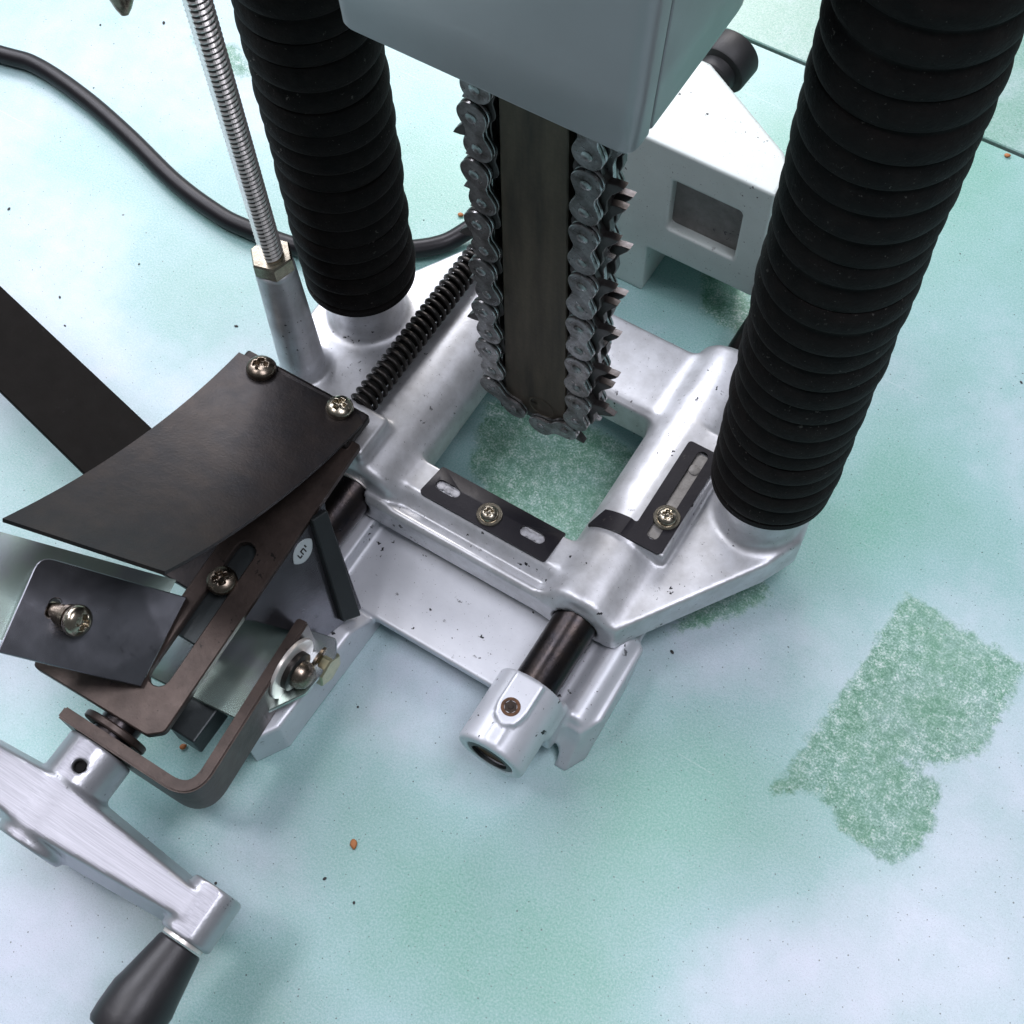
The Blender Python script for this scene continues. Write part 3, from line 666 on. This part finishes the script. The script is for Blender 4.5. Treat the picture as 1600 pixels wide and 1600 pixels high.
# rollers and pins in one strip so that the chain has a body that carries the links
bm = bmesh.new(); Ltot = 2*(300-ZC)+math.pi*HWC*0.92; S0 = 13.2/2; stations = np.arange(S0, Ltot-5, 13.15)
for s in stations:
    (px, pz), t = path(s)
    V, F = lathe([(2.6, 0), (2.6, 15.5)], 12, True)
    vs = [bm.verts.new((px+v[0], 107.4+v[2], pz+v[1])) for v in V]
    for f in F: bm.faces.new([vs[i] for i in f])
chain = new_obj('cutting_chain', bm_mesh('cutting_chain', bm, autosmooth=35), 'chain_dark', root)
def link(me, name, s, depth, tilt=0.0, dn=0.0):
    (px, pz), t = path(s); tx, tz = t; nx, nz = tz, -tx      # outward normal
    (pa, _), (pb, _) = path(max(s-6.5, 0)), path(min(s+6.5, Ltot-0.1))
    t = (pb[0]-pa[0], pb[1]-pa[1]); q = math.hypot(*t); tx, tz = t[0]/q, t[1]/q; px, pz = (pa[0]+pb[0])/2, (pa[1]+pb[1])/2
    ox, oz = tz, -tx
    if ox*(px-XB)+oz*(pz-140 if 60 < s < Ltot-60 and pz < ZC else 0) < 0: ox, oz = -ox, -oz
    m = Matrix(((tx, ox, 0, px*MM+ox*dn*MM), (0, 0, 1, depth*MM), (tz, oz, 0, pz*MM+oz*dn*MM), (0, 0, 0, 1)))
    o = new_obj(name, me, None, chain, m @ Matrix.Rotation(tilt, 4, 'Z')); return o
for i, s in enumerate(stations[:-1]):
    mid = s+13.15/2; rt = lambda a: random.uniform(-a, a)
    right = mid > Ltot/2
    if i % 2 == 0:
        link(ME_OUT, 'link_plate', mid, 105.6, rt(0.04)+(0.0 if right else -0.15), rt(0.3))
        link(ME_CUT if i % 4 == 0 or right else ME_CUT2, 'cutter_link', mid, 109.2, rt(0.05), rt(0.5))
        link(ME_OUT, 'link_plate', mid, 119.6, rt(0.04))
        link(ME_IN, 'inner_link', mid, 114.6, rt(0.04))
    else:
        link(ME_IN, 'inner_link', mid, 108.9, rt(0.03), -1.0)
        link(ME_CUT if right and i % 4 == 1 else ME_CUT2, 'cutter_link', mid, 111.9, rt(0.05), rt(0.5))
        link(ME_CUT if right else ME_CUT2, 'cutter_link', mid, 116.9, rt(0.05), rt(0.6))
# ------------------------------------------------------------------ clamp assembly at the left: curved spring plate
def plate_grid(name, fn, nu, nv, th, mat, parent):
    """fn(u,v)->point on the upper surface; thickness th downwards"""
    P = np.array([[fn(u, v) for v in np.linspace(0, 1, nv)] for u in np.linspace(0, 1, nu)])
    du = np.gradient(P, axis=0); dv = np.gradient(P, axis=1); N = np.cross(du, dv); N /= np.linalg.norm(N, axis=2)[..., None]
    if N[..., 2].mean() < 0: N = -N
    V = np.vstack([P.reshape(-1, 3), (P-N*th).reshape(-1, 3)]); F = []; k = nu*nv; ix = lambda i, j: i*nv+j
    for i in range(nu-1):
        for j in range(nv-1):
            F.append((ix(i, j), ix(i+1, j), ix(i+1, j+1), ix(i, j+1))); F.append((k+ix(i, j+1), k+ix(i+1, j+1), k+ix(i+1, j), k+ix(i, j)))
    for i in range(nu-1):
        for j in (0, nv-1): F.append((ix(i, j), ix(i+1, j), k+ix(i+1, j), k+ix(i, j)))
    for j in range(nv-1):
        for i in (0, nu-1): F.append((ix(i, j), ix(i, j+1), k+ix(i, j+1), k+ix(i, j)))
    bm = bmesh.new(); vs = [bm.verts.new(v) for v in V]
    for f in F: bm.faces.new([vs[i] for i in f])
    return new_obj(name, bm_mesh(name, bm, autosmooth=35), mat, parent)
def plA(u, v):   # u across (left to right), v from the screwed end outwards
    x0 = -204+u*66; y0 = 68.5+1.5*u
    e = (-202.5+u*63, -55.5+u*14.0, 131.0)
    t = v; z = 75+(e[2]-75)*(0.30*t+0.70*t*t)
    if v == 0 and u > 0.97: y0 -= 3
    bow = 3.0*math.sin(math.pi*t)
    return (x0+(e[0]-x0)*t, y0+(e[1]-y0)*t, z+bow*0.3)
pa = plate_grid('spring_plate', plA, 14, 26, 1.6, 'dark_plate', root)
screw((-190.0, 66.0, 76.0), (0.02, 0.12, 1), pa, 0.6, 1.35, True); screw((-150.2, 67.5, 76.0), (0.02, 0.12, 1), pa, 0.2, 1.25)
for sx in (-190.0, -150.2):
    lathe_obj('spacer', [(6, 0), (6, 30)], 'dark_plate', pa, (sx, 67, 45.5), (0, 0, 1), n=24)
bm = rbox(-203, -139, 55, 73, 66.8, 73, 1.5); new_obj('mount_block', bm_mesh('mount_block', bm), 'dark_plate', root)
bm = rbox(-200, -161.5, -26, 52, 50, 53, 0.6); new_obj('shade_filler', bm_mesh('shade_filler', bm), 'dark_plate', root)  # dark sheet added to fill the gap under the spring plate with shade
# slotted bracket
def zst(y): return 52+(y+80)/138*18
def fst(a, b, c): return (a, b, zst(b)+c)
ol = round_poly([(-199, -85), (-141, -83.5), (-135.3, -79), (-135.3, 60), (-162, 60), (-163, -52), (-199, -77)], [3, 3.5, 4, 1, 1, 2, 3])
sb = new_obj('slotted_bracket', bm_mesh('slotted_bracket', prism(ol, [slot(-150.8, -32, 68, 9.2, math.radians(90))], -4.0, 0, fst, 0.5), autosmooth=30), 'brown_plate', root)
screw((-157.0+5.5, -17.5, zst(-17.5)+0.1), (0, 0.0, 1), sb, 0.9, 1.35, True)
ol = round_poly([(-158, -43.5), (-139, -43.5), (-139, 10), (-158, 10)], 1); new_obj('slide_tongue', bm_mesh('slide_tongue', prism(ol, [], -8.0, -4.6, fst, 0.3), autosmooth=30), 'strut', root)
# leaning side flange with its round badge
def ffl(a, b, c):    # a = y, b = distance down the plate, c = outward
    return (-135.6+0.6018*b+0.796*c, a-0.10*c, zst(a)-2.5-0.7986*b+0.60*c)
ol = round_poly([(-26, 0), (33, 0), (31, 3), (12, 46), (-9.5, 38), (-23, 5)], 1.0)
fl = new_obj('side_flange', bm_mesh('side_flange', prism(ol, [], -3.0, 0, ffl, 0.4), autosmooth=30), 'blue_steel', sb)
ov = [(11.2+6.3*math.cos(t)*(1-0.12*abs(math.sin(2*t))), 4.9+3.9*math.sin(t)) for t in np.linspace(0, 2*math.pi, 32, endpoint=False)]
new_obj('badge', bm_mesh('badge', prism(ov, [], 0.0, 0.9, ffl, 0.25), autosmooth=30), 'sticker', sb)
for (a0, b0, la, lb) in ((8.4, 4.6, 0.6, 2.0), (9.1, 5.5, 1.3, 0.6), (10.4, 4.7, 0.6, 2.2), (11.2, 3.9, 1.4, 0.6), (12.1, 5.0, 0.6, 2.2), (13.4, 4.2, 0.7, 1.2)):
    bm = prism([(a0-la/2, b0-lb/2), (a0+la/2, b0-lb/2), (a0+la/2, b0+lb/2), (a0-la/2, b0+lb/2)], [], 0.9, 1.1, ffl)
    new_obj('badge_mark', bm_mesh('badge_mark', bm), 'ink', sb)
ol = round_poly([(22.5, -1.6), (30.0, 1.6), (8.8, 45), (1.5, 39)], 0.6)
new_obj('strut', bm_mesh('strut', prism(ol, [], 0.2, 4.0, ffl, 0.5), autosmooth=30), 'strut', root)
# tilted wing plate with its adjusting screw, and the zinc plate behind it
A, B, C_, D = (np.array(v, float) for v in ((-159.5, -30.5, 60), (-153.5, -69.5, 55.5), (-192.5, -91.5, 90.5), (-205.5, -52.5, 90)))
wn = np.cross(D-A, B-A); wn /= np.linalg.norm(wn)
if wn[2] < 0: wn = -wn
def fw(a, b, c):     # a: 0 at the bend .. 1 at the outer edge, b: 0 top .. 1 bottom  (scaled by 10)
    s, t = a/60, b/40; return (1-s)*(1-t)*A+(1-s)*t*B+s*t*C_+s*(1-t)*D+wn*c
ol = round_poly([(0, 0), (60, 0), (60, 40), (0, 40)], [0.5, 6, 1, 0.5])
wing = new_obj('wing_plate', bm_mesh('wing_plate', prism(subdiv_x(ol, 4), [slot(47, 18.5, 8.2, 4.6, math.radians(90))], -3.2, 0, fw, 0.4), autosmooth=30), 'blue_steel', root)
wp = fw(42.5, 20.5, 0); wax = Vector((0.93, 0.12, 0.34))
ws = lathe_obj('adjusting_screw', [(3.2, -6), (4.4, -5.6), (4.4, 3), (5.4, 3), (5.4, 5.0), (4.2, 5.0), (4.2, 6.0), (5.8, 6.2), (6.2, 6.8), (6.2, 8.2)], 'dark_screw', wing, wp, wax, n=28)
screw(Vector(wp)+wax.normalized()*8.0, wax, wing, 0.4, 1.35)
zp = [fw(6, -6.5, -7), fw(6, 30, -7), fw(120, 40, -9), fw(120, -5, -9)]
def fz(a, b, c): return (1-a)*(1-b)*zp[0]+(1-a)*b*zp[1]+a*b*zp[2]+a*(1-b)*zp[3]+wn*c
new_obj('backing_plate', bm_mesh('backing_plate', prism([(0, 0), (1, 0), (1, 1), (0, 1)], [], -2, 0, fz), autosmooth=30), 'zinc', root)
# zinc plate below, carrying strap and bolt
ol = round_poly([(-167, -62), (-117, -57), (-103, -34), (-101.5, -14), (-106, -7.5), (-167, -21)], [1, 2, 5, 4, 2, 1])
new_obj('zinc_plate', bm_mesh('zinc_plate', prism(ol, [], 32.8, 35.5, None, 0.4), autosmooth=30), 'zinc', root)
# bent strap
def strap():
    pl = round_poly([(-116.6, -12), (-110.8, -93.5), (-176, -93.5)], [0, 11, 0], 10)
    pl = [(p[0], p[1]) for p in pl]
    P = np.array(pl); T = np.gradient(P, axis=0); T /= np.linalg.norm(T, axis=1)[:, None]; N = np.stack([-T[:, 1], T[:, 0]], 1)
    bm = bmesh.new(); rows = []
    for p, n_ in zip(P, N):
        q0, q1 = p+n_*2.6, p-n_*2.6
        rows.append([bm.verts.new((*q0, 26)), bm.verts.new((*q1, 26)), bm.verts.new((*q1, 52)), bm.verts.new((*q0, 52))])
    for a, b in zip(rows[:-1], rows[1:]):
        for i in range(4): bm.faces.new((a[i], a[(i+1) % 4], b[(i+1) % 4], b[i]))
    bm.faces.new(rows[0]); bm.faces.new(rows[-1][::-1])
    bmesh.ops.recalc_face_normals(bm, faces=bm.faces)
    ed = [e for e in bm.edges if len(e.link_faces) == 2 and e.calc_face_angle(0) > 1.0]
    bmesh.ops.bevel(bm, geom=ed, offset=0.7, segments=2, affect='EDGES')
    return bm
st = new_obj('strap', bm_mesh('strap', strap(), autosmooth=35), 'brown_plate', root)
wx = (1, 0.0, 0.0)
washer((-112.6, -29.5, 42.5), wx, st, 14.0, 4, 1.8, 'chrome')
lathe_obj('rubber_bush', [(8.6, 0), (8.6, 2.4), (7.2, 3.0), (0.1, 3.0)], 'spring_steel', st, (-110.8, -29.5, 42.5), wx, n=32)
lathe_obj('pivot_pin', [(6.2, 0), (6.0, 3.0), (4.5, 5.4), (2.2, 6.6), (0.1, 6.9)], 'dark_screw', st, (-108.2, -29.5, 42.5), wx, n=32)
bb = new_obj('hex_bolt', bm_mesh('hex_bolt', hexprism(7.6, 4.9)), 'zinc_bolt', root, frame((-106.2, -19.0, 29.5), wx, 0.35))
lathe_obj('bolt_flange', [(0.1, 0), (8.4, 0), (8.4, 1.2), (6, 1.8)], 'dark_screw', root, (-107.8, -19.0, 29.5), wx, n=32)
lathe_obj('bolt_shank', [(4.2, 0), (4.2, 14), (3.4, 15)], 'zinc_bolt', root, (-118, -19.0, 29.5), wx, n=24)
# ------------------------------------------------------------------ crank
KX, KZ = -157.2, 40.0
lathe_obj('crank_shaft', [(8.6, 0), (8.6, 28)], 'shaft', root, (KX, -98, KZ), (0, 1, 0))
lathe_obj('crank_washer', [(9.2, 0), (13.6, 0), (14.2, 0.6), (14.2, 2.6), (13.6, 3.2), (9.2, 3.2)], 'brown_plate', root, (KX, -89.5, KZ), (0, 1, 0), cap=False)
def sdf_arm(p):
    x, y, z = p
    hub = d_cyl(p, 1, (KX, KZ), 14.2, -142, -96.5, 1.2)
    t = np.clip((x-KX)/78.0, -0.7, 1.0); at_ = np.abs(t); hw = 10.6-5.6*np.clip(at_*1.12-0.12, 0, 1)
    top = z-(KZ+14.9); bot = (KZ-7)-z
    yc = -125.8-0.6*t
    dy = np.abs(y-yc)-(hw+(KZ+14.9-z)*0.16)
    dx = np.maximum(x-(KX+75), (KX-52)-x)
    arm = smax(smax(np.maximum(top, bot), dy*0.97, 2.2), dx, 4)
    eb = d_cyl(p, 1, (KX+74.6, KZ+4.0), 10.8, -137, -115.5, 1.4)
    flat = smax(eb, z-(KZ+14.4), 0.8)
    d = smin(arm, hub, 2.5); d = smin(d, flat, 1.5)
    d = smax(d, -d_cyl(p, 2, (-154.6, -107.0), 2.7, KZ+6, 80, 0.2), 0.5)
    return d
V, Q = nets(sdf_arm, (-214, -145, 22), (-66, -93, 58), 1.0)
me = mesh_np('crank_arm', V, Q); arm = new_obj('crank_arm', me, 'crank', root)
me.materials.append(M['brushed'])
cz = np.empty(len(me.polygons)*3); me.polygons.foreach_get('normal', cz); cz = cz.reshape(-1, 3)
cc = np.empty(len(me.polygons)*3); me.polygons.foreach_get('center', cc); cc = cc.reshape(-1, 3)
me.polygons.foreach_set('material_index', ((cz[:, 2] > 0.96) & (cc[:, 2] > 0.0535)).astype(np.int32))
lathe_obj('set_screw', [(0.1, 0), (2.0, 0), (2.0, 0.9), (2.5, 0.9), (2.5, -1)], 'void', arm, (-154.6, -107.0, 52.6), (0, 0, 1), n=20)
HX = KX+74.6
lathe_obj('crank_collar', [(3, 0), (8.6, 0), (8.6, 1.6), (3, 1.6)], 'chrome', root, (HX, -136.8, KZ+4.0), (0, -1, 0), n=36)
lathe_obj('crank_handle', [(3, 0), (8.4, 0), (9.0, 0.6), (12.0, 18), (12.9, 22), (13.0, 31), (12.6, 36), (11.6, 37.6), (0.1, 38.0)], 'plastic', root, (HX, -139.2, KZ+4.0), (0, -1, 0), n=48)
# ------------------------------------------------------------------ black lever bar and lever tip
def flv(a, b, c):
    d = Vector((-0.977, 0.210, 0.0)); n = Vector((0.210, 0.977, 0)); o = Vector((-176, -3.0, 60))
    return o+d*a+n*b+Vector((0, 0, c))
ol = round_poly([(0, -17), (230, -17), (230, 17), (0, 17)], 2)
new_obj('lever_bar', bm_mesh('lever_bar', prism(ol, [], -5, 0, flv, 0.5), autosmooth=30), 'black_strip', root)
tip = Vector((-303.5, 146.5, 150)); tdir = Vector((-0.28, 0.42, 0.86))
lt = lathe_obj('lever_tip', [(0.2, 0), (1.6, 0.4), (3.4, 3.0), (5.2, 7), (5.9, 11), (6.0, 14), (5.0, 15), (5.0, 16.5), (6.0, 17.5), (5.8, 30), (5.6, 240)], 'dark_screw', root, tip, tdir, n=32)
# ------------------------------------------------------------------ power cord
P = spline([(-560, 170, 4.9), (-479, 187, 4.9), (-454, 191, 4.9), (-417, 186.5, 4.9), (-378.5, 177.5, 4.9), (-338.5, 166, 4.9), (-309, 161, 4.9), (-288.5, 160.5, 4.9), (-252, 166, 4.9), (-222, 182, 5.8), (-196, 200.5, 6.2), (-184, 220, 9), (-160, 262, 24), (-132, 300, 40)], 10)
V, F = tube_path(P, 4.8, 20)
co = new_obj('power_cord', mesh_np('power_cord', V, F), 'cord')
co['label'] = 'black rubber power cord curving over the floor behind the left bellows'; co['category'] = 'cord'
# ------------------------------------------------------------------ seeds and crumbs on the floor
def seed_mesh(l, wd, h):
    bm = bmesh.new(); bmesh.ops.create_icosphere(bm, subdivisions=2, radius=1)
    for v in bm.verts:
        k = 1-0.45*max(v.co.x, 0); v.co = Vector((v.co.x*l/2, v.co.y*wd/2*k, v.co.z*h/2+h/2-0.1))
    return bm_mesh('seed', bm, smooth=True)
for (x, y, a, l, wd, lab) in ((-59, -70, -0.9, 4.6, 3.2, 'small orange seed lying alone on the floor in front of the machine'),
                             (-145.4, -74.1, 1.0, 3.4, 2.6, 'tiny orange seed on the floor inside the bent strap'),
                             (-197.9, 227.7, 0.3, 3.4, 2.6, 'tiny orange seed beside the chain where the cord ends'),
                             (29.4, 409.5, 0.4, 3.6, 2.6, 'small pale orange crumb at the floor joint, right edge')):
    o = new_obj('seed', seed_mesh(l, wd, 1.8), 'seed', None, Matrix.Translation((x*MM, y*MM, 0)) @ Matrix.Rotation(a, 4, 'Z'))
    o['label'] = lab; o['category'] = 'seed'; o['group'] = 'seeds on the floor'
bm = bmesh.new()
for _ in range(70):
    x, y = rng.uniform(-520, 220), rng.uniform(-200, 400); s = rng.uniform(0.25, 0.75) if rng.random() < 0.9 else rng.uniform(0.8, 1.3)
    bmesh.ops.create_icosphere(bm, subdivisions=1, radius=1, matrix=Matrix.Translation((x, y, s*0.3)) @ Matrix.Rotation(rng.uniform(0, 3), 4, 'Z') @ Matrix.Diagonal((s*rng.uniform(0.8, 1.8), s, s*0.5, 1)))
o = new_obj('crumbs', bm_mesh('crumbs', bm), 'crumb'); o['kind'] = 'stuff'; o['label'] = 'dark crumbs and filings scattered over the green floor'; o['category'] = 'crumbs'
